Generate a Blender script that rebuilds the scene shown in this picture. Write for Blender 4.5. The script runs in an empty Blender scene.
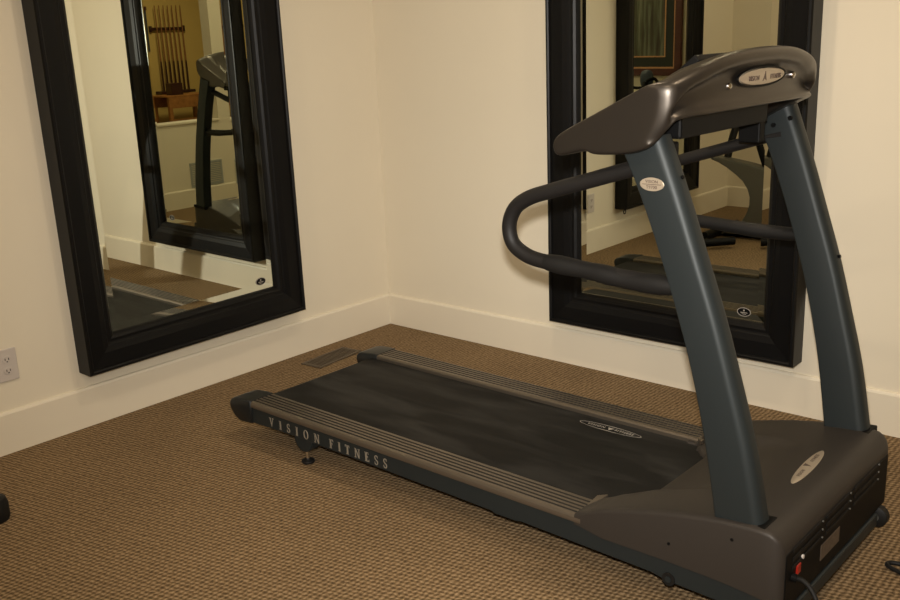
import bpy, bmesh, math, random
from mathutils import Vector, Matrix, Euler
random.seed(7)
SC = bpy.context.scene
COL = SC.collection
R = math.radians

# ------------------------------------------------------------------ materials
def mat(name, color, rough=.5, metal=0, spec=.5, bump=0, bscale=200, coat=0, emit=None, estr=0, var=0, vscale=8):
    m = bpy.data.materials.new(name); m.use_nodes = True
    nt = m.node_tree; b = nt.nodes['Principled BSDF']
    b.inputs['Base Color'].default_value = (*color, 1)
    b.inputs['Roughness'].default_value = rough
    b.inputs['Metallic'].default_value = metal
    b.inputs['Specular IOR Level'].default_value = spec
    b.inputs['Coat Weight'].default_value = coat
    if emit:
        b.inputs['Emission Color'].default_value = (*emit, 1); b.inputs['Emission Strength'].default_value = estr
    tc = nt.nodes.new('ShaderNodeTexCoord')
    if bump:
        n = nt.nodes.new('ShaderNodeTexNoise'); n.inputs['Scale'].default_value = bscale; n.inputs['Detail'].default_value = 3
        nt.links.new(tc.outputs['Object'], n.inputs['Vector'])
        bp = nt.nodes.new('ShaderNodeBump'); bp.inputs['Strength'].default_value = bump; bp.inputs['Distance'].default_value = .002
        nt.links.new(n.outputs['Fac'], bp.inputs['Height']); nt.links.new(bp.outputs['Normal'], b.inputs['Normal'])
    if var:
        n = nt.nodes.new('ShaderNodeTexNoise'); n.inputs['Scale'].default_value = vscale; n.inputs['Detail'].default_value = 4
        nt.links.new(tc.outputs['Object'], n.inputs['Vector'])
        r = nt.nodes.new('ShaderNodeValToRGB')
        r.color_ramp.elements[0].position = .3; r.color_ramp.elements[1].position = .7
        r.color_ramp.elements[0].color = (*[c*(1-var) for c in color], 1); r.color_ramp.elements[1].color = (*[min(1, c*(1+var)) for c in color], 1)
        nt.links.new(n.outputs['Fac'], r.inputs['Fac']); nt.links.new(r.outputs['Color'], b.inputs['Base Color'])
    return m

M = {}
M['wall'] = mat('cream_wall_paint', (.745, .680, .545), .62, bump=.12, bscale=260, var=.015, vscale=1.5)
M['trim'] = mat('cream_trim_paint', (.745, .680, .550), .45, bump=.03, bscale=60)
M['lamplit_wall'] = mat('lamplit_wall_tint', (.58, .42, .15), .7, bump=.1)  # far wall: golden glow of warm lamplight put into the base colour
M['ceil'] = mat('white_ceiling_paint', (.80, .76, .68), .8, bump=.1)
M['ebony'] = mat('ebony_lacquer', (.0035, .0035, .0038), .40, spec=.22, bump=.05, bscale=90)
M['glass'] = mat('mirror_silver', (.78, .81, .70), .0, 1.0)
M['slate'] = mat('slate_grey_paint', (.0185, .0240, .0255), .50, .25, spec=.4, bump=.06, bscale=700)
M['bronze'] = mat('bronze_metallic_paint', (.072, .063, .054), .36, .85, bump=.04, bscale=900)
M['hood'] = mat('bronze_hood_plastic', (.040, .034, .029), .5, .25, spec=.3, bump=.1, bscale=900)
M['black'] = mat('black_plastic', (.0035, .0035, .0035), .55, spec=.14, bump=.05, bscale=500)
M['cap'] = mat('charcoal_cap_plastic', (.010, .0115, .012), .42, spec=.35, bump=.05, bscale=500)
M['rubber'] = mat('black_rubber', (.008, .0075, .007), .6, spec=.25, bump=.1, bscale=500)
M['foam'] = mat('black_foam_grip', (.0095, .0085, .008), .55, spec=.3, bump=.25, bscale=350)
M['alu'] = mat('champagne_aluminium', (.17, .142, .110), .40, .7, bump=.03, bscale=400)
M['groove'] = mat('dark_groove', (.022, .018, .014), .6)
M['chrome'] = mat('chrome', (.8, .8, .8), .12, 1)
M['letter'] = mat('tan_lettering', (.24, .21, .165), .5)
M['badge'] = mat('champagne_badge', (.50, .42, .32), .33, .5)
M['badge_dark'] = mat('badge_print', (.09, .06, .045), .5)
M['silverink'] = mat('silver_print', (.36, .33, .29), .5)
M['red'] = mat('red_switch', (.30, .015, .008), .35)
M['plate'] = mat('specification_label', (.11, .085, .065), .4, .2, var=.3, vscale=90)
M['white'] = mat('white_plastic', (.56, .51, .47), .35)
M['register'] = mat('brown_register', (.085, .062, .038), .5, .3)
M['grey'] = mat('grey_metal', (.14, .14, .125), .42, .5)
M['blue'] = mat('blue_grey_plastic', (.035, .05, .075), .4)
M['screen'] = mat('dark_screen', (.006, .007, .008), .12)
M['cue'] = mat('cue_maple', (.25, .11, .04), .35, var=.2, vscale=30)
M['cuebutt'] = mat('cue_butt', (.04, .012, .008), .3)
M['oak'] = mat('orange_oak', (.34, .15, .045), .45, var=.25, vscale=14)
M['cherry'] = mat('cherry_frame', (.07, .014, .008), .35, var=.2, vscale=25)
M['fillet'] = mat('gilt_fillet', (.55, .30, .14), .35, .4)
M['matboard'] = mat('dark_green_mat', (.02, .023, .017), .8)
M['vent'] = mat('grey_grille', (.34, .36, .34), .5)

def carpet():
    m = bpy.data.materials.new('brown_loop_carpet'); m.use_nodes = True
    nt = m.node_tree; L = nt.links; b = nt.nodes['Principled BSDF']; b.inputs['Roughness'].default_value = .95
    b.inputs['Specular IOR Level'].default_value = .15
    tc = nt.nodes.new('ShaderNodeTexCoord')
    mp = nt.nodes.new('ShaderNodeMapping'); mp.inputs['Rotation'].default_value = (0, 0, R(38))
    L.new(tc.outputs['Object'], mp.inputs['Vector'])
    no = nt.nodes.new('ShaderNodeTexNoise'); no.inputs['Scale'].default_value = 55; no.inputs['Detail'].default_value = 2
    L.new(mp.outputs['Vector'], no.inputs['Vector'])
    sb = nt.nodes.new('ShaderNodeVectorMath'); sb.operation = 'SUBTRACT'; sb.inputs[1].default_value = (.5, .5, .5)
    L.new(no.outputs['Color'], sb.inputs[0])
    sc = nt.nodes.new('ShaderNodeVectorMath'); sc.operation = 'SCALE'; sc.inputs['Scale'].default_value = .016
    L.new(sb.outputs[0], sc.inputs[0])
    ad = nt.nodes.new('ShaderNodeVectorMath'); ad.operation = 'ADD'
    L.new(mp.outputs['Vector'], ad.inputs[0]); L.new(sc.outputs[0], ad.inputs[1])
    sp = nt.nodes.new('ShaderNodeSeparateXYZ'); L.new(ad.outputs[0], sp.inputs[0])
    def mth(op, a, bb=None):
        n = nt.nodes.new('ShaderNodeMath'); n.operation = op
        for i, v in enumerate((a, bb)):
            if v is None: continue
            if isinstance(v, (int, float)): n.inputs[i].default_value = v
            else: L.new(v, n.inputs[i])
        return n.outputs[0]
    k = 2*math.pi/.020
    s1 = mth('SINE', mth('MULTIPLY', sp.outputs['X'], k)); s2 = mth('SINE', mth('MULTIPLY', sp.outputs['Y'], k*.8))
    w = mth('MULTIPLY', s1, s2)
    h = mth('ADD', mth('MULTIPLY', w, .5), .5)
    n2 = nt.nodes.new('ShaderNodeTexNoise'); n2.inputs['Scale'].default_value = 230; n2.inputs['Detail'].default_value = 2
    L.new(tc.outputs['Object'], n2.inputs['Vector'])
    n3 = nt.nodes.new('ShaderNodeTexNoise'); n3.inputs['Scale'].default_value = 2.0; n3.inputs['Detail'].default_value = 3
    L.new(tc.outputs['Object'], n3.inputs['Vector'])
    f = mth('ADD', mth('MULTIPLY', h, .62), mth('MULTIPLY', n2.outputs['Fac'], .38))
    cr = nt.nodes.new('ShaderNodeValToRGB')
    e = cr.color_ramp.elements
    e[0].position = .16; e[0].color = (.054, .034, .016, 1); e[1].position = .84; e[1].color = (.35, .245, .140, 1)
    x = e.new(.48); x.color = (.170, .112, .057, 1)
    L.new(f, cr.inputs['Fac'])
    mx = nt.nodes.new('ShaderNodeMix'); mx.data_type = 'RGBA'; mx.blend_type = 'MULTIPLY'
    mx.inputs[0].default_value = 1
    mr = nt.nodes.new('ShaderNodeMapRange'); mr.inputs['From Min'].default_value = .3; mr.inputs['From Max'].default_value = .7
    mr.inputs['To Min'].default_value = .93; mr.inputs['To Max'].default_value = 1.07
    L.new(n3.outputs['Fac'], mr.inputs['Value'])
    L.new(cr.outputs['Color'], mx.inputs[6]); L.new(mr.outputs[0], mx.inputs[7])
    L.new(mx.outputs[2], b.inputs['Base Color'])
    bp = nt.nodes.new('ShaderNodeBump'); bp.inputs['Strength'].default_value = .8; bp.inputs['Distance'].default_value = .004
    L.new(f, bp.inputs['Height']); L.new(bp.outputs['Normal'], b.inputs['Normal'])
    return m
M['carpet'] = carpet()

def beltmat():
    m = mat('worn_belt', (.012, .011, .010), .65, spec=.18, bump=.15, bscale=600)
    nt = m.node_tree; L = nt.links; b = nt.nodes['Principled BSDF']
    tc = nt.nodes.new('ShaderNodeTexCoord')
    mp = nt.nodes.new('ShaderNodeMapping'); mp.inputs['Rotation'].default_value = (0, 0, R(-18)); mp.inputs['Scale'].default_value = (1.6, 7, 1)
    L.new(tc.outputs['Object'], mp.inputs['Vector'])
    n = nt.nodes.new('ShaderNodeTexNoise'); n.inputs['Scale'].default_value = 1.6; n.inputs['Detail'].default_value = 5; n.inputs['Distortion'].default_value = .6
    L.new(mp.outputs['Vector'], n.inputs['Vector'])
    r = nt.nodes.new('ShaderNodeValToRGB'); r.color_ramp.elements[0].position = .42; r.color_ramp.elements[1].position = .78
    r.color_ramp.elements[0].color = (.0058, .0053, .0048, 1); r.color_ramp.elements[1].color = (.030, .029, .027, 1)
    L.new(n.outputs['Fac'], r.inputs['Fac']); L.new(r.outputs['Color'], b.inputs['Base Color'])
    return m
M['belt'] = beltmat()

def artmat():
    m = mat('forest_print', (.1, .1, .06), .35)
    nt = m.node_tree; L = nt.links; b = nt.nodes['Principled BSDF']
    tc = nt.nodes.new('ShaderNodeTexCoord')
    mp = nt.nodes.new('ShaderNodeMapping'); mp.inputs['Scale'].default_value = (22, 1, 1.8)
    L.new(tc.outputs['Object'], mp.inputs['Vector'])
    n = nt.nodes.new('ShaderNodeTexNoise'); n.inputs['Scale'].default_value = 1.2; n.inputs['Detail'].default_value = 4
    L.new(mp.outputs['Vector'], n.inputs['Vector'])
    r = nt.nodes.new('ShaderNodeValToRGB'); e = r.color_ramp.elements
    e[0].position = .35; e[0].color = (.03, .014, .008, 1); e[1].position = .7; e[1].color = (.20, .21, .15, 1)
    x = e.new(.5); x.color = (.07, .075, .04, 1)
    L.new(n.outputs['Fac'], r.inputs['Fac']); L.new(r.outputs['Color'], b.inputs['Base Color'])
    return m
M['art'] = artmat()

# ------------------------------------------------------------------ helpers
def obj(name, bm, m, parent=None, smooth=0, bevel=0, seg=2, subsurf=0):
    bmesh.ops.recalc_face_normals(bm, faces=bm.faces[:])
    me = bpy.data.meshes.new(name); bm.to_mesh(me); bm.free()
    for mm in (m if isinstance(m, (list, tuple)) else [m]): me.materials.append(mm)
    o = bpy.data.objects.new(name, me); COL.objects.link(o)
    if parent: o.parent = parent
    if smooth:
        for p in me.polygons: p.use_smooth = True
        ang = smooth if smooth > 1 else 40
        try: me.set_sharp_from_angle(angle=R(ang))
        except Exception: pass
    if bevel:
        b = o.modifiers.new('bevel', 'BEVEL'); b.width = bevel; b.segments = seg; b.limit_method = 'ANGLE'; b.angle_limit = R(35)
    if subsurf:
        s = o.modifiers.new('sub', 'SUBSURF'); s.levels = subsurf; s.render_levels = subsurf
    return o
def tag(o, label, cat, group=None):
    o['label'] = label; o['category'] = cat
    if group: o['group'] = group
    return o
def struct(name, bm, m, **k):
    o = obj(name, bm, m, **k); o['kind'] = 'structure'; return o
def thing(name, label, cat, loc=(0, 0, 0), rot=(0, 0, 0), group=None):
    o = bpy.data.objects.new(name, None); COL.objects.link(o)
    o.empty_display_size = .05; o.location = loc; o.rotation_euler = rot
    return tag(o, label, cat, group)
def box(bm, lo, hi, mi=0):
    vs = [bm.verts.new((x, y, z)) for x in (lo[0], hi[0]) for y in (lo[1], hi[1]) for z in (lo[2], hi[2])]
    for f in ((0, 1, 3, 2), (4, 6, 7, 5), (0, 4, 5, 1), (2, 3, 7, 6), (0, 2, 6, 4), (1, 5, 7, 3)):
        bm.faces.new([vs[i] for i in f]).material_index = mi
def bx(lo, hi):
    bm = bmesh.new(); box(bm, lo, hi); return bm
def loft(bm, secs, caps=True, closed=True, mi=None):
    rows = [[bm.verts.new(p) for p in s] for s in secs]
    n = len(rows[0])
    for a, b in zip(rows, rows[1:]):
        for i in range(n if closed else n-1):
            f = bm.faces.new((a[i], a[(i+1) % n], b[(i+1) % n], b[i]))
            if mi: f.material_index = mi(i)
    if caps and closed:
        bm.faces.new(rows[0][::-1]); bm.faces.new(rows[-1])
    return rows
def frames(pts):
    pts = [Vector(p) for p in pts]; out = []; prev = None
    for i, p in enumerate(pts):
        t = (pts[min(i+1, len(pts)-1)] - pts[max(i-1, 0)]).normalized()
        if prev is None:
            a = Vector((0, 0, 1)) if abs(t.z) < .9 else Vector((1, 0, 0)); n = t.cross(a).normalized()
        else: n = (prev - t*prev.dot(t)).normalized()
        prev = n; out.append((p, n, t.cross(n)))
    return out
def tube(bm, pts, r, n=14, caps=True):
    rs = r if isinstance(r, (list, tuple)) else [r]*len(pts)
    secs = []
    for (p, a, b), rr in zip(frames(pts), rs):
        secs.append([p + a*math.cos(2*math.pi*k/n)*rr + b*math.sin(2*math.pi*k/n)*rr for k in range(n)])
    loft(bm, secs, caps)
def smoothpath(pts, it=2, closed=False):
    pts = [Vector(p) for p in pts]
    for _ in range(it):
        q = [pts[0]]
        for a, b in zip(pts, pts[1:]):
            q += [a*.75+b*.25, a*.25+b*.75]
        q.append(pts[-1]); pts = q
    return pts
def catmull(pts, n=6):
    P = [Vector(p) for p in pts]; P = [P[0]*2-P[1]]+P+[P[-1]*2-P[-2]]; out = []
    for i in range(1, len(P)-2):
        for k in range(n):
            t = k/n; a, b, c, d = P[i-1], P[i], P[i+1], P[i+2]
            out.append(.5*((2*b)+(c-a)*t+(2*a-5*b+4*c-d)*t*t+(3*b-a-3*c+d)*t**3))
    out.append(P[-2]); return out
def cyl(bm, a, b, r, n=20, r2=None):
    tube(bm, [a, b], [r, r if r2 is None else r2], n)
def prism(bm, poly, axis, lo, hi):
    """poly in the two remaining axes (order x,y,z without axis)"""
    def P(c, w):
        c = list(c); c.insert(axis, w); return tuple(c)
    loft(bm, [[P(c, lo) for c in poly], [P(c, hi) for c in poly]])
def ellipse(bm, c, a, b, th, n=40, bulge=0):
    """flat disc with thickness: centre c, half-axis vectors a and b"""
    c = Vector(c); a = Vector(a); b = Vector(b); nrm = a.cross(b).normalized()
    def ring(s, h): return [c + a*math.cos(2*math.pi*k/n)*s + b*math.sin(2*math.pi*k/n)*s + nrm*h for k in range(n)]
    loft(bm, [ring(1, -th), ring(1, th*.5), ring(.95, th+bulge*.3), ring(.5, th+bulge)])
def ering(bm, c, a, b, w, th, n=48):
    c = Vector(c); a = Vector(a); b = Vector(b); nrm = a.cross(b).normalized()
    def ring(s, h):
        out = []
        for k in range(n):
            d = a*math.cos(2*math.pi*k/n)+b*math.sin(2*math.pi*k/n)
            out.append(c + d - d.normalized()*s + nrm*h)
        return out
    secs = [ring(0, 0), ring(0, th), ring(w, th), ring(w, 0), ring(0, 0)]
    rows = loft(bm, secs, caps=False)
    bmesh.ops.remove_doubles(bm, verts=bm.verts[:], dist=1e-6)
def text(name, s, size, mtx, m, parent, depth=.0006, ls=1.0, offset=0):
    cu = bpy.data.curves.new(name, 'FONT'); cu.body = s; cu.size = size; cu.align_x = 'CENTER'; cu.align_y = 'CENTER'
    cu.extrude = depth; cu.space_character = ls; cu.offset = offset
    t = bpy.data.objects.new(name, cu); COL.objects.link(t)
    bpy.context.view_layer.update()
    me = bpy.data.meshes.new_from_object(t.evaluated_get(bpy.context.evaluated_depsgraph_get()))
    bpy.data.objects.remove(t); bpy.data.curves.remove(cu)
    me.transform(mtx); me.name = name; me.materials.clear(); me.materials.append(m)
    o = bpy.data.objects.new(name, me); COL.objects.link(o); o.parent = parent
    return o
def basis(o, x, y):
    """matrix taking text space (x right, y up) to axes x,y at origin o"""
    x = Vector(x).normalized(); y = Vector(y).normalized(); z = x.cross(y)
    m = Matrix((x, y, z)).transposed().to_4x4(); m.translation = Vector(o); return m

# ------------------------------------------------------------------ camera
F_PX = 961.44
cam_d = bpy.data.cameras.new('camera'); cam = bpy.data.objects.new('camera', cam_d); COL.objects.link(cam)
cam_d.sensor_width = 36; cam_d.lens = F_PX/900*36; cam_d.clip_start = .02
yaw, pit, rol = R(41.6308), R(-15.2344), R(-2.251)
Fv = Vector((-math.sin(yaw)*math.cos(pit), math.cos(yaw)*math.cos(pit), math.sin(pit)))
Rv = Vector((math.cos(yaw), math.sin(yaw), 0)); Uv = Rv.cross(Fv)
R2 = Rv*math.cos(rol)+Uv*math.sin(rol); U2 = -Rv*math.sin(rol)+Uv*math.cos(rol)
mw = Matrix((R2, U2, -Fv)).transposed().to_4x4(); CAM = Vector((3.2713, -3.2283, 1.3523)); mw.translation = CAM
cam.matrix_world = mw; SC.camera = cam

# ------------------------------------------------------------------ room
HB, H, YB, XW, XF = .1518, 2.75, -3.79, 3.90, 9.0
struct('floor', bx((-.1, -6.6, -.1), (XF+.1, .6, 0)), M['carpet'])
struct('ceiling', bx((-.1, -6.6, H), (XF+.1, .6, H+.1)), M['ceil'])
struct('wall_left', bx((-.1, YB, 0), (0, 0, H)), M['wall'])
struct('wall_right', bx((-.1, 0, 0), (XW+.12, .1, H)), M['wall'])
struct('wall_front', bx((-.1, YB-.1, 0), (XW, YB, H)), M['wall'])
struct('wall_partition', bx((XW, -6.5, 0), (XW+.12, -1.90, H)), M['wall'])
struct('wall_knee', bx((XW, -1.90, 0), (XW+.12, 0, .700)), M['wall'])
b = bx((XW-.012, -1.90, .700), (XW+.132, 0, .722)); struct('trim_1', b, M['trim'], bevel=.006)
struct('wall_far', bx((XF, -6.6, 0), (XF+.1, .6, H)), M['lamplit_wall'])
struct('wall_far_left', bx((XW+.12, -6.6, 0), (XF, -6.5, H)), M['wall'])
struct('wall_far_right', bx((XW+.12, 0, 0), (XF, .1, H)), M['wall'])
bbp = [(0, 0), (.013, 0), (.013, HB-.010), (.010, HB-.003), (.007, HB), (0, HB)]
def baseboard(name, p0, p1, nrm):
    bm = bmesh.new(); p0 = Vector(p0); p1 = Vector(p1); nrm = Vector(nrm)
    loft(bm, [[p0+nrm*a+Vector((0, 0, z)) for a, z in bbp], [p1+nrm*a+Vector((0, 0, z)) for a, z in bbp]])
    struct(name, bm, M['trim'])
baseboard('baseboard_left', (0, YB, 0), (0, 0, 0), (1, 0, 0))
baseboard('baseboard_right', (0, 0, 0), (XW, 0, 0), (0, -1, 0))
baseboard('baseboard_front', (0, YB, 0), (XW, YB, 0), (0, 1, 0))
baseboard('baseboard_partition', (XW, YB, 0), (XW, 0, 0), (-1, 0, 0))

# wall outlet
t = thing('wall_outlet', 'white duplex power outlet low on the left wall', 'outlet', (0, -1.879, .315))
b = bx((0, -.036, -.058), (.006, .036, .058)); obj('cover_plate', b, M['white'], t, bevel=.003)
for dz in (-.02, .02):
    b = bmesh.new(); ellipse(b, (.0065, 0, dz), (0, .016, 0), (0, 0, .014), .0015); s = obj('socket', b, M['white'], t)
    b = bmesh.new()
    for dy in (-.006, .006): box(b, (.007, dy-.0012, dz-.002), (.0088, dy+.0012, dz+.006))
    box(b, (.007, -.002, dz-.009), (.0088, .002, dz-.005)); obj('slot', b, M['black'], s)

# floor register near the corner
t = thing('floor_register', 'brown metal floor vent set in the carpet by the left wall', 'floor vent', (.17, -.545, 0), (0, 0, R(5)))
b = bmesh.new(); box(b, (-.058, -.135, 0), (-.043, .135, .005)); box(b, (.043, -.135, 0), (.058, .135, .005))
box(b, (-.043, -.135, 0), (.043, -.120, .005)); box(b, (-.043, .120, 0), (.043, .135, .005)); obj('frame', b, M['register'], t, bevel=.0015)
b = bmesh.new()
for k in range(18): box(b, (-.043, -.117+k*.0135, .0005), (.043, -.110+k*.0135, .0035))
box(b, (-.002, -.12, .0005), (.002, .12, .0042)); obj('louvre', b, M['register'], t)

# ------------------------------------------------------------------ mirrors
MP = [(0, 0), (0, .080), (.004, .0865), (.011, .0875), (.016, .084), (.019, .077), (.030, .076), (.070, .073),
      (.092, .067), (.096, .062), (.102, .060), (.112, .060), (.121, .054), (.128, .045), (.1310, .036), (.1310, .0)]
GD = .036
def mirror(name, label, loc, rot, w, h, group, sticker=None, hook=False):
    """local: x along the wall, -y out of the wall, z up; origin at the bottom back edge"""
    t = thing(name, label, 'mirror', loc, rot, group)
    bm = bmesh.new(); rings = []
    for s, d in MP:
        rings.append([Vector((s, -d, s)), Vector((w-s, -d, s)), Vector((w-s, -d, h-s)), Vector((s, -d, h-s))])
    rows = [[bm.verts.new(p) for p in r] for r in rings]; rows.append(rows[0])
    for a, c in zip(rows, rows[1:]):
        for i in range(4): bm.faces.new((a[i], a[(i+1) % 4], c[(i+1) % 4], c[i]))
    obj('frame', bm, M['ebony'], t)
    e = .1300; bv = .026
    bm = bmesh.new()
    o1 = [(e, -GD-.0011, e), (w-e, -GD-.0011, e), (w-e, -GD-.0011, h-e), (e, -GD-.0011, h-e)]
    i1 = [(e+bv, -GD, e+bv), (w-e-bv, -GD, e+bv), (w-e-bv, -GD, h-e-bv), (e+bv, -GD, h-e-bv)]
    bk = [(x, -.01, z) for x, y, z in o1]
    A = [bm.verts.new(p) for p in o1]; B = [bm.verts.new(p) for p in i1]; C = [bm.verts.new(p) for p in bk]
    bm.faces.new(B)
    for i in range(4):
        bm.faces.new((A[i], A[(i+1) % 4], B[(i+1) % 4], B[i])); bm.faces.new((C[i], C[(i+1) % 4], A[(i+1) % 4], A[i]))
    bm.faces.new(C[::-1])
    g = obj('bevelled_glass', bm, M['glass'], t)
    if sticker:
        sx, sz = sticker
        b = bmesh.new(); ellipse(b, (sx, -GD-.0006, sz), (.026, 0, 0), (0, 0, .0165), .0006)
        s = obj('oval_sticker', b, M['badge_dark'] if False else M['black'], t); s['label'] = 'small black oval sticker in the lower corner of the glass'
        b = bmesh.new(); ering(b, (sx, -GD-.0010, sz), (.026, 0, 0), (0, 0, .0165), .0022, .0006); obj('silver_rim', b, M['silverink'], s)
        b = bmesh.new(); ellipse(b, (sx, -GD-.0014, sz+.006), (.0028, 0, 0), (0, 0, .0035), .0004)
        box(b, (sx-.013, -GD-.0019, sz-.0035), (sx+.013, -GD-.0012, sz-.001)); box(b, (sx-.008, -GD-.0019, sz-.0085), (sx+.008, -GD-.0012, sz-.0068)); obj('print', b, M['silverink'], s)
    if hook:
        bm = bmesh.new(); tube(bm, [Vector((.02+.012*math.cos(a), -.04, -.010+.012*math.sin(a))) for a in [i*math.pi/8 for i in range(17)]], .0025, 8)
        obj('hook', bm, M['black'], t)
    return t
tl, tr_ = R(.1982), R(.1522)
# left wall mirror: local x -> world +y, local -y -> world +x
mirror('wall_mirror', 'tall black framed mirror on the left wall beside the power outlet', (.0, -1.6240, .2115), (tl, R(-.6), R(90)), 1.0265, 2.05, 'black framed wall mirrors', sticker=(.832, .166))
mirror('wall_mirror', 'tall black framed mirror on the wall right behind the treadmill console', (1.0235, 0, .1980), (tr_, 0, 0), 1.0345, 2.05, 'black framed wall mirrors', sticker=(.8285, .160))
mirror('wall_mirror', 'black framed mirror with a hook underneath, seen only as a reflection', (.0, -3.155, .232), (tl, 0, R(90)), .99, 2.05, 'black framed wall mirrors', hook=False)
b = bmesh.new(); tube(b, [Vector((.055, -2.195+.013*math.cos(a), .214+.013*math.sin(a))) for a in [i*math.pi/8 for i in range(17)]], .003, 8)
obj('hook', b, M['black'], None)
hk = bpy.data.objects['hook']

# ------------------------------------------------------------------ treadmill
W = .7129
TA = R(-.3314)
T = thing('treadmill', 'slate and bronze treadmill with a long black running belt in the room corner', 'treadmill', (.6763, -1.3624, 0), (0, 0, TA))
hk.parent = None
def mv(v): return W-v          # mirrored across the centre line
UF = 1.872
# --- side frames
def side_frame(sgn):
    f = (lambda v: v) if sgn > 0 else mv
    bm = bmesh.new()
    poly = [(-.05, .085), (.205, .092), (.90, .088), (1.06, .086), (1.07, .081), (1.15, .082), (1.16, .086), (1.56, .080), (1.60, .072), (1.85, .066), (1.85, .20), (1.50, .150), (1.36, .1455), (-.05, .1455)]
    a, c = f(.004), f(.05)
    prism(bm, poly, 1, min(a, c), max(a, c))
    return obj('side_frame', bm, M['slate'], T, bevel=.003)
fr1 = side_frame(1); fr2 = side_frame(-1)
# --- ribbed foot rails
def rail(sgn):
    f = (lambda v: v) if sgn > 0 else mv
    prof = [(0, .145), (-.001, .151), (.000, .158), (.003, .1635), (.007, .1655), (.013, .1660)]
    mi = [0]*5
    v = .013
    for k in range(5):
        prof += [(v+.001, .1655-.005), (v+.0065, .1655-.005), (v+.0075, .166), (v+.0163, .166)]
        mi += [1, 1, 1, 0]; v += .0163
    prof += [(.0975, .165), (.1015, .160), (.1015, .146), (.09, .141)]
    mi += [0, 0, 0, 0, 0]
    bm = bmesh.new()
    loft(bm, [[(u, f(a), z) for a, z in prof] for u in (-.014, 1.357 if sgn > 0 else 1.392)], mi=lambda i: mi[i] if i < len(mi) else 0)
    return obj('foot_rail', bm, [M['alu'], M['groove']], T)
rail(1); rail(-1)
# --- rear end caps
for sgn in (1, -1):
    f = (lambda v: v) if sgn > 0 else mv
    prof = [(-.004, .138), (-.004, .1675), (-.035, .1670), (-.085, .1630), (-.112, .156), (-.124, .144), (-.126, .130), (-.119, .112), (-.100, .092), (-.070, .080), (-.004, .086)]
    bm = bmesh.new(); secs = []
    for v, s in ((-.004, .90), (-.002, .97), (.004, 1), (.095, 1), (.101, .97), (.104, .9)):
        secs.append([(-.055+(u+.055)*s, f(v), .122+(z-.122)*s) for u, z in prof])
    loft(bm, secs); obj('end_cap', bm, M['cap'], T, smooth=50)
# --- deck, belt, rollers
obj('deck', bx((0, .105, .10), (1.6, W-.105, .143)), M['black'], T)
bm = bmesh.new(); secs = []
path = [(1.62, .150), (.9, .150), (.2, .150), (-.02, .150)]
for a in range(0, 181, 15): path.append((-.028-.036*math.sin(R(a)), .114+.036*math.cos(R(a))))
path += [(.2, .076), (.9, .076)]
inn = [(1.62, .1475), (.9, .1475), (.2, .1475), (-.02, .1475)]
for a in range(0, 181, 15): inn.append((-.028-.0335*math.sin(R(a)), .114+.0335*math.cos(R(a))))
inn += [(.2, .0785), (.9, .0785)]
for (u, z), (u2, z2) in zip(path, inn): secs.append([(u, .1035, z), (u, W-.1035, z), (u2, W-.1035, z2), (u2, .1035, z2)])
loft(bm, secs); belt = obj('running_belt', bm, M['belt'], T, smooth=30)
bm = bmesh.new(); cyl(bm, (-.028, .100, .114), (-.028, W-.100, .114), .0325, 24); obj('rear_roller', bm, M['black'], T, smooth=30)
# belt print
oc = Vector((1.095, .556, .1502))
bm = bmesh.new(); ering(bm, oc, (.112, 0, 0), (0, .019, 0), .0022, .0006); lg = obj('belt_emblem', bm, M['silverink'], belt)
text('emblem_text', 'VISION', .017, basis((1.045, .556, .1506), (1, 0, 0), (0, 1, 0)), M['silverink'], belt, .0002, 1.25)
text('emblem_text', 'FITNESS', .017, basis((1.146, .556, .1506), (1, 0, 0), (0, 1, 0)), M['silverink'], belt, .0002, 1.15)
bm = bmesh.new(); prism(bm, [(1.085, .563), (1.107, .563), (1.096, .545)], 2, .1503, .1508); obj('emblem_mark', bm, M['silverink'], belt)
# --- rear levelling feet
for sgn in (1, -1):
    f = (lambda v: v) if sgn > 0 else mv
    v0, v1 = sorted((f(.006), f(.046)))
    bm = bmesh.new()
    poly = [(.258+.044*math.cos(R(a)), .092+.045*math.sin(R(a))) for a in range(180, 361, 15)]+[(.302, .10), (.214, .10)]
    prism(bm, poly, 1, v0, v1); fb = obj('foot_bracket', bm, M['slate'], T, bevel=.002)
    vc = f(.026)
    bm = bmesh.new(); cyl(bm, (.252, vc, .012), (.252, vc, .045), .006, 12); obj('stem', bm, M['chrome'], fb, smooth=30)
    bm = bmesh.new(); tube(bm, [(.252, vc, .0), (.252, vc, .006), (.252, vc, .010), (.252, vc, .015)], [.020, .023, .022, .010], 20); obj('rubber_foot', bm, M['rubber'], fb, smooth=40)
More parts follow.
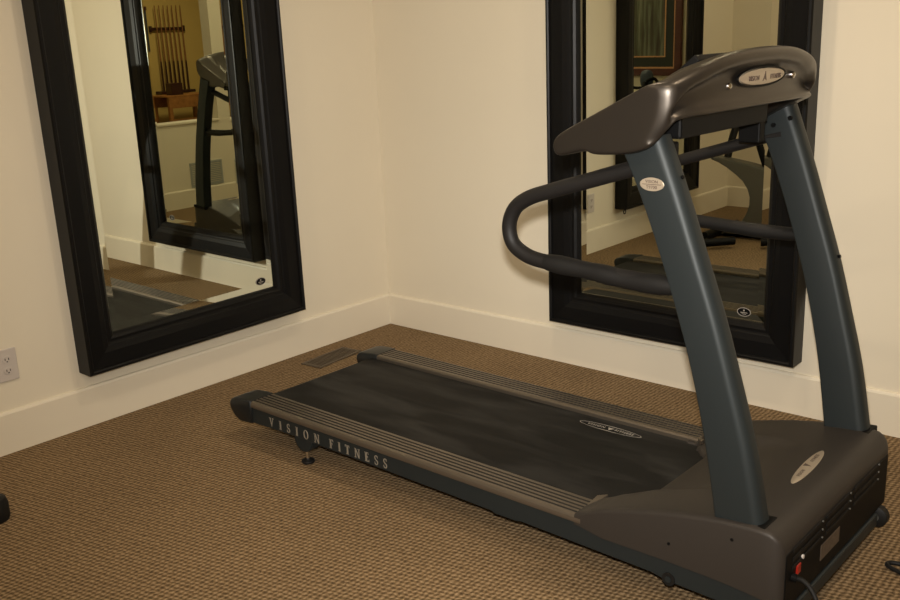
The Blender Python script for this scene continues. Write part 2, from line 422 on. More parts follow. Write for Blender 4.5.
# --- lettering on the near side frame (hand-built serif capitals)
def glyph(ch):
    """polygons in a unit-high box, returns (list of polys, width)"""
    s = .22; th = .10; sf = .09
    def rect(x0, y0, x1, y1): return [(x0, y0), (x1, y0), (x1, y1), (x0, y1)]
    def arc(cx, cy, rx, ry, a0, a1, wx, wy, n=12):
        P = []
        A = [R(a0+(a1-a0)*k/n) for k in range(n+1)]
        quads = []
        for p, q in zip(A, A[1:]):
            o = lambda a, m: (cx+(rx-m*wx)*math.cos(a), cy+(ry-m*wy)*math.sin(a))
            quads.append([o(p, 0), o(q, 0), o(q, 1), o(p, 1)])
        return quads
    if ch == 'I': return [rect(.08, 0, .08+s, 1), rect(0, 0, .33, sf), rect(0, 1-sf, .33, 1)], .33
    if ch == 'T': return [rect(.25, 0, .25+s, 1), rect(.15, 0, .52, sf), rect(0, 1-th, .67, 1), [(0, 1), (0, .74), (.05, .74), (.09, .93)], [(.67, 1), (.67, .74), (.62, .74), (.58, .93)]], .67
    if ch == 'F': return [rect(.08, 0, .08+s, 1), rect(0, 0, .33, sf), rect(0, 1-th, .60, 1), rect(.2, .48, .47, .48+th), [(.60, 1), (.60, .76), (.55, .76), (.50, .95)], [(.47, .62), (.47, .40), (.43, .40), (.43, .62)]], .60
    if ch == 'E': return [rect(.08, 0, .08+s, 1), rect(0, 0, .62, th), rect(0, 1-th, .58, 1), rect(.2, .48, .46, .48+th), [(.58, 1), (.58, .77), (.53, .77), (.48, .95)], [(.62, 0), (.64, .26), (.58, .26), (.50, .05)], [(.46, .62), (.46, .40), (.42, .40), (.42, .62)]], .64
    if ch == 'N': return [rect(.09, 0, .09+th, 1), rect(.63, 0, .63+th, 1), [(.05, 1), (.24, 1), (.70, 0), (.60, 0)], rect(0, 0, .25, sf), rect(.52, 1-sf, .79, 1), rect(0, 1-sf, .2, 1)], .79
    if ch == 'V': return [[(.06, 1), (.25, 1), (.43, .12), (.36, 0)], [(.60, 1), (.68, 1), (.41, 0), (.34, 0)], rect(0, 1-sf, .32, 1), rect(.50, 1-sf, .76, 1)], .76
    if ch == 'O': return arc(.38, .5, .38, .52, 0, 360, .17, .06, 28), .76
    if ch == 'S':
        q = arc(.28, .74, .25, .27, 30, 250, .12, .08) + arc(.27, .26, .26, .28, -150, 75, .13, .08)
        q += [[(.17, .66), (.28, .53), (.40, .44), (.33, .38), (.20, .47), (.05, .62)], [(.49, .98), (.49, .72), (.44, .72), (.42, .90)], [(.03, .02), (.03, .30), (.08, .30), (.11, .10)]]
        return q, .53
def lettering(word, u0, u1, z0, hgt, spacing):
    gs = [glyph(c) for c in word]
    tot = sum(w for _, w in gs)*hgt*spacing
    gap = ((u1-u0)-tot)/(len(word)-1); u = u0
    for (polys, w), ch in zip(gs, word):
        bm = bmesh.new(); k = hgt*spacing
        for p in polys:
            vs0 = [(u+x*k, .0030, z0+y*hgt) for x, y in p]; vs1 = [(x, .0045, z) for x, _, z in vs0]
            loft(bm, [vs0, vs1])
        obj('letter', bm, M['letter'], fr1); u += w*k+gap
lettering('VISION', .088, .345, .0985, .0315, 1.0)
lettering('FITNESS', .395, .655, .0985, .0315, .95)

# --- hood
def Hs(u):
    pts = [(1.335, .168), (1.356, .178), (1.416, .203), (1.50, .229), (1.61, .257), (1.72, .277), (1.80, .284), (1.85, .286), (1.9, .286)]
    for (a, x), (b_, y) in zip(pts, pts[1:]):
        if u <= b_: return x+(y-x)*max(0, (u-a))/(b_-a)
    return pts[-1][1]
def U0(v):
    e = 0 if v < W/2 else .034
    v = min(v, W-v)
    if v < .11: return 1.338+e
    if v < .142: return 1.338+e+(v-.11)/.032*.012
    if v < .185: return 1.35+e+(v-.142)/.043*(.082-e)
    return 1.432
def Zl(u):
    pts = [(1.33, .1385), (1.355, .138), (1.42, .126), (1.586, .128), (1.758, .124), (1.90, .110)]
    for (a, x), (b_, y) in zip(pts, pts[1:]):
        if u <= b_: return x+(y-x)*max(0, (u-a))/(b_-a)
    return pts[-1][1]
VS = [.013, .03, .06, .09, .10, .11, .118, .126, .134, .142, .15, .158, .165, .174, .182, .19, .2, .212, .225, .25, .30, W/2]
VS = VS + [W-v for v in VS[-2::-1]]
def Hh(u, v):
    u0 = U0(v); base = .151 if .110 < v < W-.110 else .168
    d = u-u0
    if d <= 0: return .1405 if .110 < v < W-.110 else .156
    mid = min(v, W-v)
    wdt = .055+.26*min(1, max(0, (mid-.09)/.12))
    s = min(1, d/wdt); s = s*(2-s) if s < 1 else 1
    rise = base+.006 + (Hs(u)-base-.006)*s
    return rise
bm = bmesh.new(); secs = []
def hsec(u, drop=0, inset=0, zmin=None):
    L_ = [(inset, zmin or Zl(u)), (inset, Hs(u)-.011-drop), (inset+.0015, Hs(u)-.005-drop), (inset+.005, Hs(u)-.0015-drop)]
    out = [(u, v, z) for v, z in L_]
    k = (W/2-inset)/(W/2)
    for v in VS: out.append((u, W/2+(v-W/2)*k, Hh(u, v)-drop))
    out += [(u, W-v, z) for v, z in L_[::-1]]
    return out
for u in [1.338+.006*i for i in range(24)]+[1.49, 1.51, 1.54, 1.58, 1.62, 1.66, 1.70, 1.74, 1.78, 1.81]: secs.append(hsec(u))
for u, d, i in ((1.832, .001, 0), (1.850, .004, .0012), (1.863, .011, .003), (1.872, .021, .007), (1.878, .034, .013), (1.881, .050, .020)): secs.append(hsec(u, d, i))
loft(bm, secs); hood = obj('motor_hood', bm, M['hood'], T, smooth=50)
# light wedge where rail meets hood
for sgn in (1, -1):
    f = (lambda v: v) if sgn > 0 else mv
    e = 0 if sgn > 0 else .034
    bm = bmesh.new(); prism(bm, [(1.345+e, f(.050)), (1.337+e, f(.110)), (1.357+e, f(.132)), (1.359+e, f(.098))], 2, .1640, .1762)
    obj('rail_tip', bm, M['alu'], hood, bevel=.002)
# front panel
bm = bmesh.new(); prism(bm, [(.022, .230), (.022, .088), (W-.022, .088), (W-.022, .230)], 0, 1.870, 1.8835)
fp = obj('front_panel', bm, M['black'], T, bevel=.003)
for a, c in ((.055, .215), (.250, .395), (.435, .60)):
    for k in range(3):
        z = .228-k*.021
        b = bx((1.8830, a, z-.0045), (1.8855, c, z+.0045)); obj('vent_slot', b, M['rubber'], fp)
        b = bmesh.new(); cyl(b, (1.883, c+.012, z), (1.8865, c+.012, z), .0025, 10); obj('screw', b, M['grey'], fp)
b = bx((1.883, .225, .124), (1.8845, .345, .164)); o = obj('specification_label', b, M['plate'], fp); o['label'] = 'brown printed specification label'
b = bmesh.new(); prism(b, [(.078, .158), (.098, .158), (.098, .182), (.078, .182)], 0, 1.882, 1.888); obj('power_switch', b, M['red'], fp, bevel=.002)
b = bmesh.new(); cyl(b, (1.883, .110, .190), (1.888, .110, .190), .005, 12); obj('fuse_cap', b, M['white'], fp)
# front beam and transport wheels
b = bx((1.70, .085, .045), (1.888, W-.085, .082)); obj('front_beam', b, M['slate'], T, bevel=.005)
for sgn in (1, -1):
    f = (lambda v: v) if sgn > 0 else mv
    bm = bmesh.new(); a, c = f(.046), f(.076)
    for r0, r1 in (((1.878, a, .062), (1.878, c, .062)),): tube(bm, [Vector(r0), Vector(r0)*.85+Vector(r1)*.15, Vector(r0)*.15+Vector(r1)*.85, Vector(r1)], [.024, .030, .030, .024], 28)
    w_ = obj('front_wheel', bm, M['rubber'], T, smooth=40)
    bm = bmesh.new(); cyl(bm, (1.878, f(.044), .062), (1.878, f(.078), .062), .010, 16); obj('hub', bm, M['grey'], w_)
    # incline bracket wheel seen under the frame
    bm = bmesh.new(); cyl(bm, (1.608, f(.001), .080), (1.608, f(.03), .080), .017, 22); w_ = obj('pivot_wheel', bm, M['rubber'], T, smooth=40)
    bm = bmesh.new(); cyl(bm, (1.608, f(-.001), .080), (1.608, f(.003), .080), .008, 14); obj('hub', bm, M['slate'], w_)
    b = bx((1.60, min(f(.16), f(.19)), .0), (1.74, max(f(.16), f(.19)), .03)); obj('lift_arm', b, M['slate'], T, bevel=.004)
    bm = bmesh.new(); tube(bm, [(1.70, f(.175), .02), (1.72, f(.175), .12)], .014, 10); obj('lift_link', bm, M['slate'], T)
# hood side screws
for u, z in ((1.765, .240), (1.608, .176)):
    bm = bmesh.new(); cyl(bm, (u, -.0015, z), (u, .004, z), .0038, 12); obj('screw', bm, M['black'], hood)
# hood emblem
HZ = .2865
def hz(u, v): return Hh(u, v)
cen = Vector((1.786, .376, hz(1.786, .376)+.0006))
bm = bmesh.new(); ellipse(bm, cen, (-.0160, -.001, -.0005), (.006, -.113, 0), .0016, bulge=.0015)
he = obj('hood_emblem', bm, M['badge'], hood, smooth=30); he['label'] = 'long champagne oval emblem on the hood'
ax = Vector((-.006, .113, 0)).normalized()
tz = cen.z+.0037
for s, d in (('VISION', -.052), ('FITNESS', .052)):
    p = cen+ax*d; text('emblem_text', s, .0125, basis((p.x, p.y, tz), ax, (-1, -.05, 0)), M['badge_dark'], he, .0002, 1.15)
bm = bmesh.new(); prism(bm, [(cen.x-.010, cen.y-.008), (cen.x-.010, cen.y+.008), (cen.x+.008, cen.y)], 2, tz-.0004, tz+.0002); obj('emblem_mark', bm, M['badge_dark'], he)

# --- uprights
UPL = [(1.715, .262), (1.712, .285), (1.682, .454), (1.641, .625), (1.596, .768), (1.548, .900), (1.503, 1.010), (1.462, 1.095), (1.449, 1.125)]
UPR = [(1.830, .262), (1.824, .285), (1.790, .445), (1.748, .590), (1.705, .730), (1.655, .870), (1.608, 1.000), (1.565, 1.110), (1.549, 1.150)]
def upright(sgn):
    f = (lambda v: v) if sgn > 0 else (lambda v: W+.034-v)
    bm = bmesh.new(); secs = []
    A = catmull([(a, 0, z) for a, z in (UPL if sgn < 0 else UPL[:-1]+[(1.453, 1.112)])], 4); B = catmull([(a, 0, z) for a, z in (UPR if sgn < 0 else UPR[:-1]+[(1.556, 1.132)])], 4)
    v0, v1 = .014, .078
    for a, c in zip(A, B):
        d = (c-a); wd = d.length; d.normalize(); s = []
        r = .024; r2 = .005
        def corner(du, v, su, sv, rr, n=5, st=0):
            for k in range(n+1):
                an = R(st+90*k/n); s.append((du, v, rr, an))
        pts = []
        def arc_(cu, cv, rr, a0):
            for k in range(6):
                an = R(a0+90*k/5); pts.append((cu+rr*math.cos(an), cv+rr*math.sin(an)))
        arc_(wd-r, v1-r, r, 0); arc_(r2, v1-r2, r2, 90); arc_(r2, v0+r2, r2, 180); arc_(wd-r, v0+r, r, 270)
        sh = 0 if sgn > 0 else .05*max(0, a.z-.28)/.85
        secs.append([Vector((a.x, 0, a.z))+d*x+Vector((0, f(y)+sh, 0)) for x, y in pts])
    loft(bm, secs); up = obj('upright', bm, M['slate'], T, smooth=40)
    bm = bmesh.new()
    a, c = Vector((1.712, 0, .268)), Vector((1.832, 0, .279)); s0 = []; secs = []
    for z in (-.012, .004, .007):
        g = .004 if z < .005 else .002
        secs.append([(a.x-g, f(v0-g), a.z+z), (a.x-g, f(v1+g), a.z+z), (c.x+g, f(v1+g), c.z+z), (c.x+g, f(v0-g), c.z+z)])
    loft(bm, secs); obj('base_collar', bm, M['black'], up, bevel=.004)
    return up
up1 = upright(1); up2 = upright(-1)
# model badge on the near upright
un = Vector((-.39, 0, .92)).normalized()
bc = Vector((1.5390, .0132, 1.0255))
bm = bmesh.new(); ellipse(bm, bc, (.0300, 0, .000), (0, 0, .0150), .0012)
for v in bm.verts: pass
bd = obj('model_badge', bm, M['badge'], up1); bd['label'] = 'small silver oval model badge'
text('badge_text', 'VISION', .0095, basis((bc.x, bc.y-.0022, bc.z+.0060), (1, 0, 0), (0, 0, 1)), M['badge_dark'], bd, .0003, 1.05)
text('badge_text', 'T9700', .0100, basis((bc.x, bc.y-.0022, bc.z-.0065), (1, 0, 0), (0, 0, 1)), M['badge_dark'], bd, .0003, 1.05)
bm = bmesh.new(); box(bm, (bc.x-.023, bc.y-.002, bc.z-.0006), (bc.x+.023, bc.y-.001, bc.z+.0006)); obj('badge_line', bm, M['badge_dark'], bd)
# bolts on the inner face of the far upright and front edge of the near one
for u, z in ((1.507, 1.090), (1.553, 1.110)):
    bm = bmesh.new(); cyl(bm, (u, W+.000, z), (u, W+.006, z), .0065, 14); cyl(bm, (u, W-.003, z), (u, W+.001, z), .004, 6); obj('bolt', bm, M['black'], up2)
for u, z, sv in ((1.688, .745, 1), (1.592, 1.040, 1), (1.702, .745, -1)):
    f = (lambda v: v) if sv > 0 else mv
    bm = bmesh.new(); cyl(bm, (u-.020, f(.047)+(0 if sv > 0 else .062), z-.006), (u+.005, f(.047)+(0 if sv > 0 else .062), z+.001), .0045, 12); obj('bolt', bm, M['black'], up1 if sv > 0 else up2)

# --- handlebars
HP = [(1.53, 1.066), (1.47, 1.052), (1.343, 1.014), (1.245, .985), (1.175, .962), (1.130, .932), (1.110, .888), (1.118, .845), (1.150, .820), (1.205, .806), (1.343, .799), (1.46, .795), (1.60, .792)]
for sgn in (1, -1):
    f = (lambda v: v) if sgn > 0 else mv
    vc = f(.050) if sgn > 0 else W+.018
    bm = bmesh.new(); tube(bm, catmull([(u, vc, z) for u, z in HP], 6), .0190 if sgn > 0 else .0172, 18); hb_ = obj('handlebar', bm, M['foam'], T, smooth=60)
    gp = catmull([(1.225, vc, .8045), (1.27, vc, .802), (1.343, vc, .799), (1.40, vc, .795), (1.46, vc, .790), (1.53, vc, .790), (1.585, vc, .792)], 5)
    n = len(gp); rs = []
    for i in range(n):
        t_ = i/(n-1); rs.append((.0208+.0028*math.sin(t_*math.pi*3.0)**2) if sgn > 0 else .0185) if sgn < 0 else rs.append(.0208+.0028*math.sin(t_*math.pi*3.0)**2 + (.001 if t_ > .55 else 0)*math.sin(min(1, (t_-.55)/.45)*math.pi) - (.0015 if i in (0, n-1) else 0))
    bm = bmesh.new(); tube(bm, gp, rs, 18); g = obj('pulse_grip', bm, M['rubber'], hb_, smooth=60)

# --- console (centre line VC, slightly beyond the deck's)
CW = .774; VN = -.020
VC = (VN+CW)/2
def cd(v): return (CW-VN)/2-abs(v-VC)        # distance from the nearer end
def tab(pts, x):
    if x <= pts[0][0]: return pts[0][1]
    for (a, y0), (b_, y1) in zip(pts, pts[1:]):
        if x <= b_: return y0+(y1-y0)*(x-a)/(b_-a)
    return pts[-1][1]
def zt(v): return tab([(0, 1.250), (.03, 1.260), (.08, 1.275), (.13, 1.286), (.20, 1.299), (.28, 1.306), (.40, 1.308)], cd(v))+.006*(v-VC)/.39
def um(v): return tab([(0, 1.572), (.008, 1.590), (.02, 1.602), (.05, 1.613), (.12, 1.626), (.22, 1.636), (.40, 1.640)], cd(v))
def back(v):
    """the side facing away from the user: rim, recessed field, lower lip"""
    z, u, c = zt(v), um(v), cd(v)
    far = v > VC
    k = max(0, min(1, (c-.011)/.018)); rc = .034*k
    zr = tab([(0, 1.190), (.02, 1.203), (.06, 1.232), (.18, 1.264), (.3, 1.277)], c)
    lo = tab([(0, 1.165), (.07, 1.172), (.3, 1.174)], c) if far else tab([(0, 1.130), (.012, 1.138), (.03, 1.166), (.07, 1.172), (.3, 1.174)], c)
    A = [(u-.001, zr+.004), (u-.006*k, zr-.004), (u-rc, zr-.014), (u-rc-.002, (zr-.014+lo+.016)/2), (u-rc*.75, lo+.016), (u-.008, lo+.004), (u-.012, lo-.004)]
    t = [0, .16, .33, .5, .66, .83, 1]
    B = [(u-.001-.030*q*q, 1.205+(lo-.010-1.205)*q) for q in t]
    m = [(a[0]*k+b_[0]*(1-k), a[1]*k+b_[1]*(1-k)) for a, b_ in zip(A, B)]
    return [(u-.020, z-.001), (u-.006, z-.008), (u, z-.020)] + m
def wing(v):
    z, u = zt(v), um(v)
    near_in = max(0, min(1, (cd(v)-.017)/.012))
    return [(1.312, 1.078), (1.298, 1.084), (1.291, 1.104), (1.302, 1.127), (1.352, 1.152), (1.413, 1.181), (1.514, 1.230), (u-.045, z-.003)] + back(v) + [
            ((1.555, 1.112+.050*near_in) if v < VC else (1.56, 1.150)), ((1.52, 1.096+.035*near_in) if v < VC else (1.52, 1.130)), (1.47, 1.089+.012*near_in), (1.415, 1.086), (1.395, 1.088), (1.383, 1.096), (1.345, 1.086)]
def midp(v):
    z, u = zt(v), um(v)
    return [(1.405, 1.125), (1.395, 1.130), (1.393, 1.138), (1.405, 1.148), (1.43, 1.172), (1.47, 1.207), (1.535, 1.262), (u-.050, z-.003)] + back(v) + [
            (1.585, 1.168), (1.56, 1.165), (1.53, 1.158), (1.50, 1.150), (1.48, 1.134), (1.45, 1.128), (1.42, 1.125)]
def inset(p, d):
    n = len(p); o = []
    for i in range(n):
        a = Vector(p[i-1]); b_ = Vector(p[i]); c = Vector(p[(i+1) % n])
        e = (c-a).normalized(); nn = Vector((e.y, -e.x)); o.append(tuple(b_+nn*d))
    return o
def csec(v, kind, d):
    p = wing(v) if kind == 'w' else midp(v) if kind == 'm' else [((a[0]+c[0])/2, (a[1]+c[1])/2) for a, c in zip(wing(v), midp(v))]
    if d: p = inset(p, d)
    return [(x, v, z) for x, z in p]
half = [(0, 'w', .009), (.0015, 'w', .004), (.006, 'w', .001), (.011, 'w', 0), (.017, 'w', 0), (.023, 'w', 0), (.030, 'w', 0), (.045, 'w', 0), (.066, 'w', 0), (.090, 'w', 0), (.100, 'b', 0), (.112, 'm', 0), (.14, 'm', 0), (.18, 'm', 0), (.24, 'm', 0), (.31, 'm', 0), ((CW-VN)/2, 'm', 0)]
secs = [csec(VN+d, k, i) for d, k, i in half]+[csec(CW-d, k, i) for d, k, i in half[-2::-1]]
bm = bmesh.new(); loft(bm, secs)
con = obj('console', bm, M['bronze'], T, subsurf=2, smooth=180)
# underside housing, user panel and screen
b = bx((1.43, .09, 1.116), (1.565, .545, 1.172)); obj('underside_housing', b, M['black'], con, bevel=.006)
b = bx((1.47, .578, 1.056), (1.53, .612, 1.150)); obj('cable_box', b, M['black'], con, bevel=.004)
b = bx((1.47, .105, 1.06), (1.53, .15, 1.105)); obj('cable_box', b, M['black'], con, bevel=.004)
bm = bmesh.new()
a0, a1 = Vector((1.425, 0, 1.170)), Vector((1.560, 0, 1.292)); nn = Vector((-.67, 0, .74))
loft(bm, [[a0+Vector((0, .13, 0))+nn*k, a0+Vector((0, W-.13, 0))+nn*k, a1+Vector((0, W-.16, 0))+nn*k, a1+Vector((0, .16, 0))+nn*k] for k in (-.012, .006)])
up_ = obj('control_panel', bm, M['black'], con, bevel=.003)
bm = bmesh.new(); p0 = a0.lerp(a1, .42); p1 = a0.lerp(a1, .9)
loft(bm, [[p0+Vector((0, .24, 0))+nn*k, p0+Vector((0, W-.24, 0))+nn*k, p1+Vector((0, W-.24, 0))+nn*k, p1+Vector((0, .24, 0))+nn*k] for k in (.005, .008)])
obj('display', bm, M['screen'], up_)
for k in range(5):
    bm = bmesh.new(); c = a0.lerp(a1, .2)+nn*.007; v = .20+k*.078
    ellipse(bm, (c.x, v, c.z), (0, .016, 0), Vector((.74, 0, .67))*-.009, .002); obj('button', bm, M['red'] if k == 2 else M['grey'], up_)
# rear emblem
ec = Vector((1.6090, .396, 1.2370)); ex = Vector((0.0, 1, .0)); ey = Vector((.10, 0, .99)).normalized()
bm = bmesh.new(); ellipse(bm, ec, ex*.128, ey*.0195, .0025, bulge=.006)
ce = obj('console_emblem', bm, M['badge'], con, smooth=30); ce['label'] = 'champagne oval emblem on the back of the console'
bm = bmesh.new(); ering(bm, ec-Vector((.001, 0, 0)), ex*.134, ey*.0245, .006, .004); obj('emblem_rim', bm, M['black'], ce)
nrm = ex.cross(ey)
for s, d in (('VISION', -.058), ('FITNESS', .060)):
    text('emblem_text', s, .016, basis(ec+nrm*.0082+ex*d-ey*.002, ex, ey), M['badge_dark'], ce, .0012, 1.1)
bm = bmesh.new(); m_ = basis(ec+nrm*.0085, ex, ey)
loft(bm, [[m_ @ Vector((x, y, k)) for x, y in ((0, .012), (.004, .002), (.010, -.010), (0, -.004), (-.010, -.010), (-.004, .002))] for k in (-.001, .001)])
obj('emblem_mark', bm, M['badge_dark'], ce)
for v, z in ((.236, 1.223), (.592, 1.230)):
    bm = bmesh.new(); u = 1.602
    tube(bm, [(u-.01, v, z), (u+.002, v, z), (u+.006, v, z), (u+.0085, v, z)], [.009, .009, .007, .002], 18); obj('screw_cap', bm, M['chrome'], con, smooth=40)
# thin wire under the console
bm = bmesh.new(); tube(bm, catmull([(1.50, .16, 1.075), (1.47, .12, 1.055), (1.49, .085, 1.035)], 6), .0015, 6); obj('sensor_wire', bm, M['black'], con)
# power cord
bm = bmesh.new()
tube(bm, catmull([(1.885, .056, .163), (1.910, .054, .164), (1.935, .046, .150), (1.960, .030, .115), (1.980, .010, .065), (2.00, -.04, .020), (2.06, -.10, .0075), (2.20, -.12, .0075), (2.36, .00, .0075), (2.38, .22, .0075), (2.26, .38, .0075),
                  (2.08, .460, .0075), (1.985, .492, .0075), (1.955, .508, .0075), (1.965, .527, .0075), (2.02, .530, .0075), (2.15, .50, .0075), (2.4, .52, .0075), (2.8, .75, .0075)], 8), .0058, 10)
obj('power_cord', bm, M['rubber'], T, smooth=60)
bm = bmesh.new(); cyl(bm, (1.885, .056, .163), (1.897, .056, .163), .010, 14); obj('cord_grommet', bm, M['black'], T)

# ------------------------------------------------------------------ equipment edges
t = thing('equipment_foot', 'black rubber foot of gym equipment at the left edge of the carpet', 'gym equipment foot', (.50, -2.215, 0), (0, 0, R(40)))
bm = bmesh.new(); tube(bm, [(0, .045, .0), (0, .045, .012), (0, .045, .05), (0, .045, .07), (0, .045, .078)], [.038, .042, .042, .036, .02], 20); obj('rubber_pad', bm, M['rubber'], t, smooth=40)
bm = bmesh.new(); tube(bm, [(0, .02, .045), (0, -.30, .045)], .026, 16); obj('base_tube', bm, M['black'], t, smooth=40)
bm = bmesh.new(); cyl(bm, (0, .045, .076), (0, .045, .086), .008, 12); obj('bolt', bm, M['chrome'], t, smooth=30)

# ------------------------------------------------------------------ exercise bike behind the camera (seen in the right mirror)
t = thing('exercise_bike', 'grey and black upright exercise bike seen reflected in the right mirror', 'exercise bike', (.635, -2.80, 0))
poly = [(.35, .51), (.41, .49), (.47, .46), (.53, .42), (.58, .38), (.615, .33), (.632, .28), (.632, .23), (.618, .18), (.585, .12), (.53, .07), (.45, .03), (.44, .03), (.90, .03), (.86, .07), (.80, .13), (.765, .22), (.75, .33), (.755, .46), (.62, .49), (.50, .51), (.37, .53)]
bm = bmesh.new(); prism(bm, [(x-.60, z) for x, z in poly], 1, 0, .10); obj('body_shell', bm, M['grey'], t, bevel=.012, seg=3)
bm = bmesh.new(); tube(bm, [(-.20, .03, .03), (.0, .03, .03), (.42, .03, .03)], .03, 14); obj('base_tube', bm, M['black'], t, smooth=40)
for x in (-.19, .42):
    bm = bmesh.new(); tube(bm, [(x, -.22, .03), (x, .26, .03)], .03, 14); obj('stabiliser', bm, M['black'], t, smooth=40)
bm = bmesh.new(); tube(bm, [(.12, .05, .46), (.06, .05, .62), (.03, .03, .74)], .022, 12); obj('seat_post', bm, M['black'], t, smooth=40)
bm = bmesh.new(); secs = []
for x, w_, z in ((-.10, .02, .74), (-.06, .04, .755), (.0, .06, .765), (.07, .10, .77), (.13, .11, .775), (.17, .07, .775)):
    secs.append([(x+.03, .03+w_*math.cos(a), z+.028*math.sin(a)) for a in [2*math.pi*k/14 for k in range(14)]])
loft(bm, secs); obj('seat', bm, M['black'], t, smooth=50)
bm = bmesh.new(); tube(bm, catmull([(-.16, .03, .50), (-.18, -.10, .66), (-.19, -.30, .86), (-.19, -.38, .96)], 4), .024, 12); obj('console_post', bm, M['black'], t, smooth=50)
bm = bmesh.new(); secs = []
for z, s in ((.93, .5), (.945, .85), (.98, 1), (1.02, .95), (1.045, .7), (1.055, .3)):
    secs.append([(-.185+.055*s*math.cos(a), -.40+.03*s*math.sin(a), z) for a in [2*math.pi*k/18 for k in range(18)]])
loft(bm, secs); obj('console', bm, M['blue'], t, smooth=60)
for s in (-1, 1):
    bm = bmesh.new(); tube(bm, catmull([(-.185, -.38, .93), (-.185+s*.09, -.37, .93), (-.185+s*.12, -.34, .97), (-.185+s*.11, -.30, 1.00), (-.185+s*.07, -.27, .98)], 5), .011, 10); obj('handlebar', bm, M['black'], t, smooth=50)
# framed picture on the wall behind the camera (double reflection)
t = thing('framed_picture', 'forest picture in a cherry red frame with dark mat, seen in the reflection', 'picture', (.95, YB, 1.37))
PW, PH = .47, .39
def ringframe(w, h, wd, d0, d1):
    bm = bmesh.new()
    A = [(-w, -h), (w, -h), (w, h), (-w, h)]; B = [(-w+wd, -h+wd), (w-wd, -h+wd), (w-wd, h-wd), (-w+wd, h-wd)]
    rows = [[bm.verts.new((x, d0, z)) for x, z in A], [bm.verts.new((x, d1, z)) for x, z in A], [bm.verts.new((x, d1, z)) for x, z in B], [bm.verts.new((x, d0, z)) for x, z in B]]
    rows.append(rows[0])
    for a, c in zip(rows, rows[1:]):
        for i in range(4): bm.faces.new((a[i], a[(i+1) % 4], c[(i+1) % 4], c[i]))
    return bm
obj('frame', ringframe(PW, PH, .055, .0, .035), M['cherry'], t, bevel=.004)
obj('gilt_fillet', ringframe(PW-.055, PH-.055, .012, .006, .024), M['fillet'], t)
obj('mat_board', ringframe(PW-.066, PH-.066, .075, .006, .014), M['matboard'], t)
obj('inner_fillet', ringframe(PW-.141, PH-.141, .010, .006, .016), M['fillet'], t)
obj('print', bx((-PW+.15, .006, -PH+.15), (PW-.15, .010, PH-.15)), M['art'], t)

# wall grille low on the partition
t = thing('wall_grille', 'grey return air grille low on the white knee wall in the reflection', 'air vent', (XW, -1.72, .265))
def ringx(w, h, wd): 
    bm = ringframe(w, h, wd, 0, .008); bmesh.ops.rotate(bm, verts=bm.verts[:], cent=(0, 0, 0), matrix=Matrix.Rotation(R(90), 3, 'Z')); return bm
obj('frame', ringx(.165, .105, .015), M['vent'], t)
bm = bmesh.new()
for k in range(12): box(bm, (-.006, -.152, -.088+k*.0155), (-.002, .152, -.080+k*.0155))
obj('louvre', bm, M['vent'], t)

# games room beyond: cue rack, bench
cue0 = None
CG = 'pool cues standing in the wall rack'
for k in range(7):
    y = -4.60-k*.068
    if cue0 is None:
        t = thing('pool_cue', '', 'pool cue', (XF-.10, y, .70))
        bm = bmesh.new(); cyl(bm, (0, 0, .40), (.012, 0, 1.15), .011, 10, .0065); obj('shaft', bm, M['cue'], t, smooth=40)
        bm = bmesh.new(); cyl(bm, (0, 0, 0), (0, 0, .40), .015, 10, .0115); obj('butt', bm, M['cuebutt'], t, smooth=40)
        cue0 = t; c = t
    else:
        c = cue0.copy(); COL.objects.link(c); c.location = (XF-.10, y, .70)
        for ch in list(cue0.children):
            d = ch.copy(); COL.objects.link(d); d.parent = c
    c['group'] = CG; c['label'] = 'wooden pool cue in the wall rack seen in the left mirror'
t = thing('cue_rack', 'dark wooden cue rack on the lamplit golden wall seen in the left mirror', 'cue rack', (XF, -4.80, 1.5))
obj('clip_bar', bx((-.052, -.28, .02), (-.035, .28, .06)), M['cuebutt'], t, bevel=.006)
obj('clip_bracket', bx((-.045, -.285, .0), (0, -.255, .08)), M['cuebutt'], t, bevel=.004); obj('clip_bracket', bx((-.045, .245, .0), (0, .275, .08)), M['cuebutt'], t, bevel=.004)
obj('base_shelf', bx((-.16, -.28, -.84), (0, .28, -.802)), M['cuebutt'], t, bevel=.006)
t = thing('score_board', 'narrow dark board on the lamplit golden wall left of the cues', 'score board', (XF, -4.45, 1.54))
obj('board', bx((-.02, -.055, -.30), (.003, .055, .30)), M['blue'], t, bevel=.004); obj('end_bar', bx((-.03, -.06, .25), (-.02, .06, .30)), M['cherry'], t)
t = thing('slatted_bench', 'orange slatted wooden bench under the cue rack in the reflection', 'bench', (XF-.42, -4.66, 0))
for k in range(4): obj('seat_slat', bx((-.20+k*.10, -.36, .635), (-.11+k*.10, .36, .66)), M['oak'], t, bevel=.004)
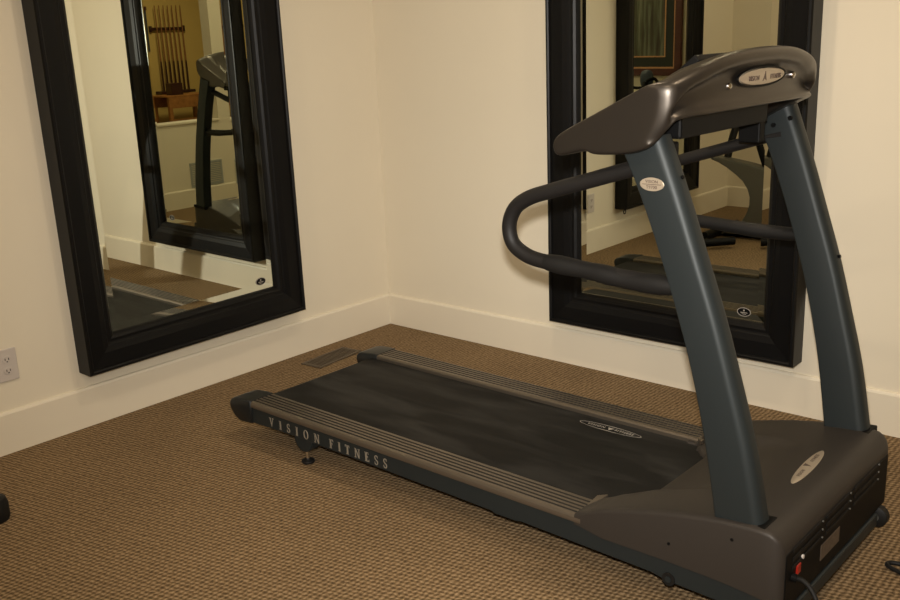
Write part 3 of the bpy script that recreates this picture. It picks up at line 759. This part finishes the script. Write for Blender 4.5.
obj('apron', bx((-.20, -.34, .49), (-.18, .34, .635)), M['oak'], t); obj('apron', bx((.18, -.34, .49), (.20, .34, .635)), M['oak'], t)
for x in (-.185, .185):
    for y in (-.32, .32): obj('leg', bx((x-.025, y-.025, 0), (x+.025, y+.025, .635)), M['oak'], t, bevel=.004)
obj('stretcher', bx((-.19, -.32, .30), (-.17, .32, .34)), M['oak'], t)
tag(obj('storage_box', bx((XF-.56, -4.60, .66), (XF-.42, -4.42, .82)), M['cuebutt'], bevel=.005), 'small dark box standing on the slatted bench', 'box')

# hook belongs to the reflected mirror
mir = [o for o in bpy.data.objects if o.name.startswith('wall_mirror') and 'hook' in o['label']][0]
bpy.context.view_layer.update(); hk.parent = mir; hk.matrix_parent_inverse = mir.matrix_world.inverted()

# ------------------------------------------------------------------ lights
def area(name, loc, size, power, color, rot=(0, 0, 0), shape='DISK', spread=180):
    l = bpy.data.lights.new(name, 'AREA'); l.shape = shape; l.size = size; l.energy = power; l.color = color; l.spread = R(spread)
    o = bpy.data.objects.new(name, l); COL.objects.link(o); o.location = loc; o.rotation_euler = rot; return o
FL = CAM + U2*.10 + R2*.0 + Fv*.03
fl = area('camera_flash', FL, .05, 20, (1.0, .95, .88), spread=84); fl.rotation_euler = (Matrix.Rotation(R(-6), 4, 'Z') @ mw).to_euler()
for x, y in ((1.5, -1.1), (3.0, -1.1), (3.0, -2.7)):
    area('warm_ceiling_light', (x, y, H-.01), .16, 13, (1.0, .82, .60))
area('warm_ceiling_light', (1.3, -3.1, H-.01), .16, 12, (1.0, .82, .60))  # added fill without a known fixture, brightens the back wall and its reflections
area('games_room_lamp', (7.2, -4.0, H-.05), .5, 45, (1.0, .80, .5))
w = bpy.data.worlds.new('world'); SC.world = w; w.use_nodes = True
w.node_tree.nodes['Background'].inputs[0].default_value = (.05, .045, .04, 1)

vs = SC.view_settings; SC.display_settings.display_device = 'sRGB'
vs.view_transform = 'Standard'; vs.look = 'None'; vs.exposure = -.10; vs.gamma = 1; vs.use_curve_mapping = False
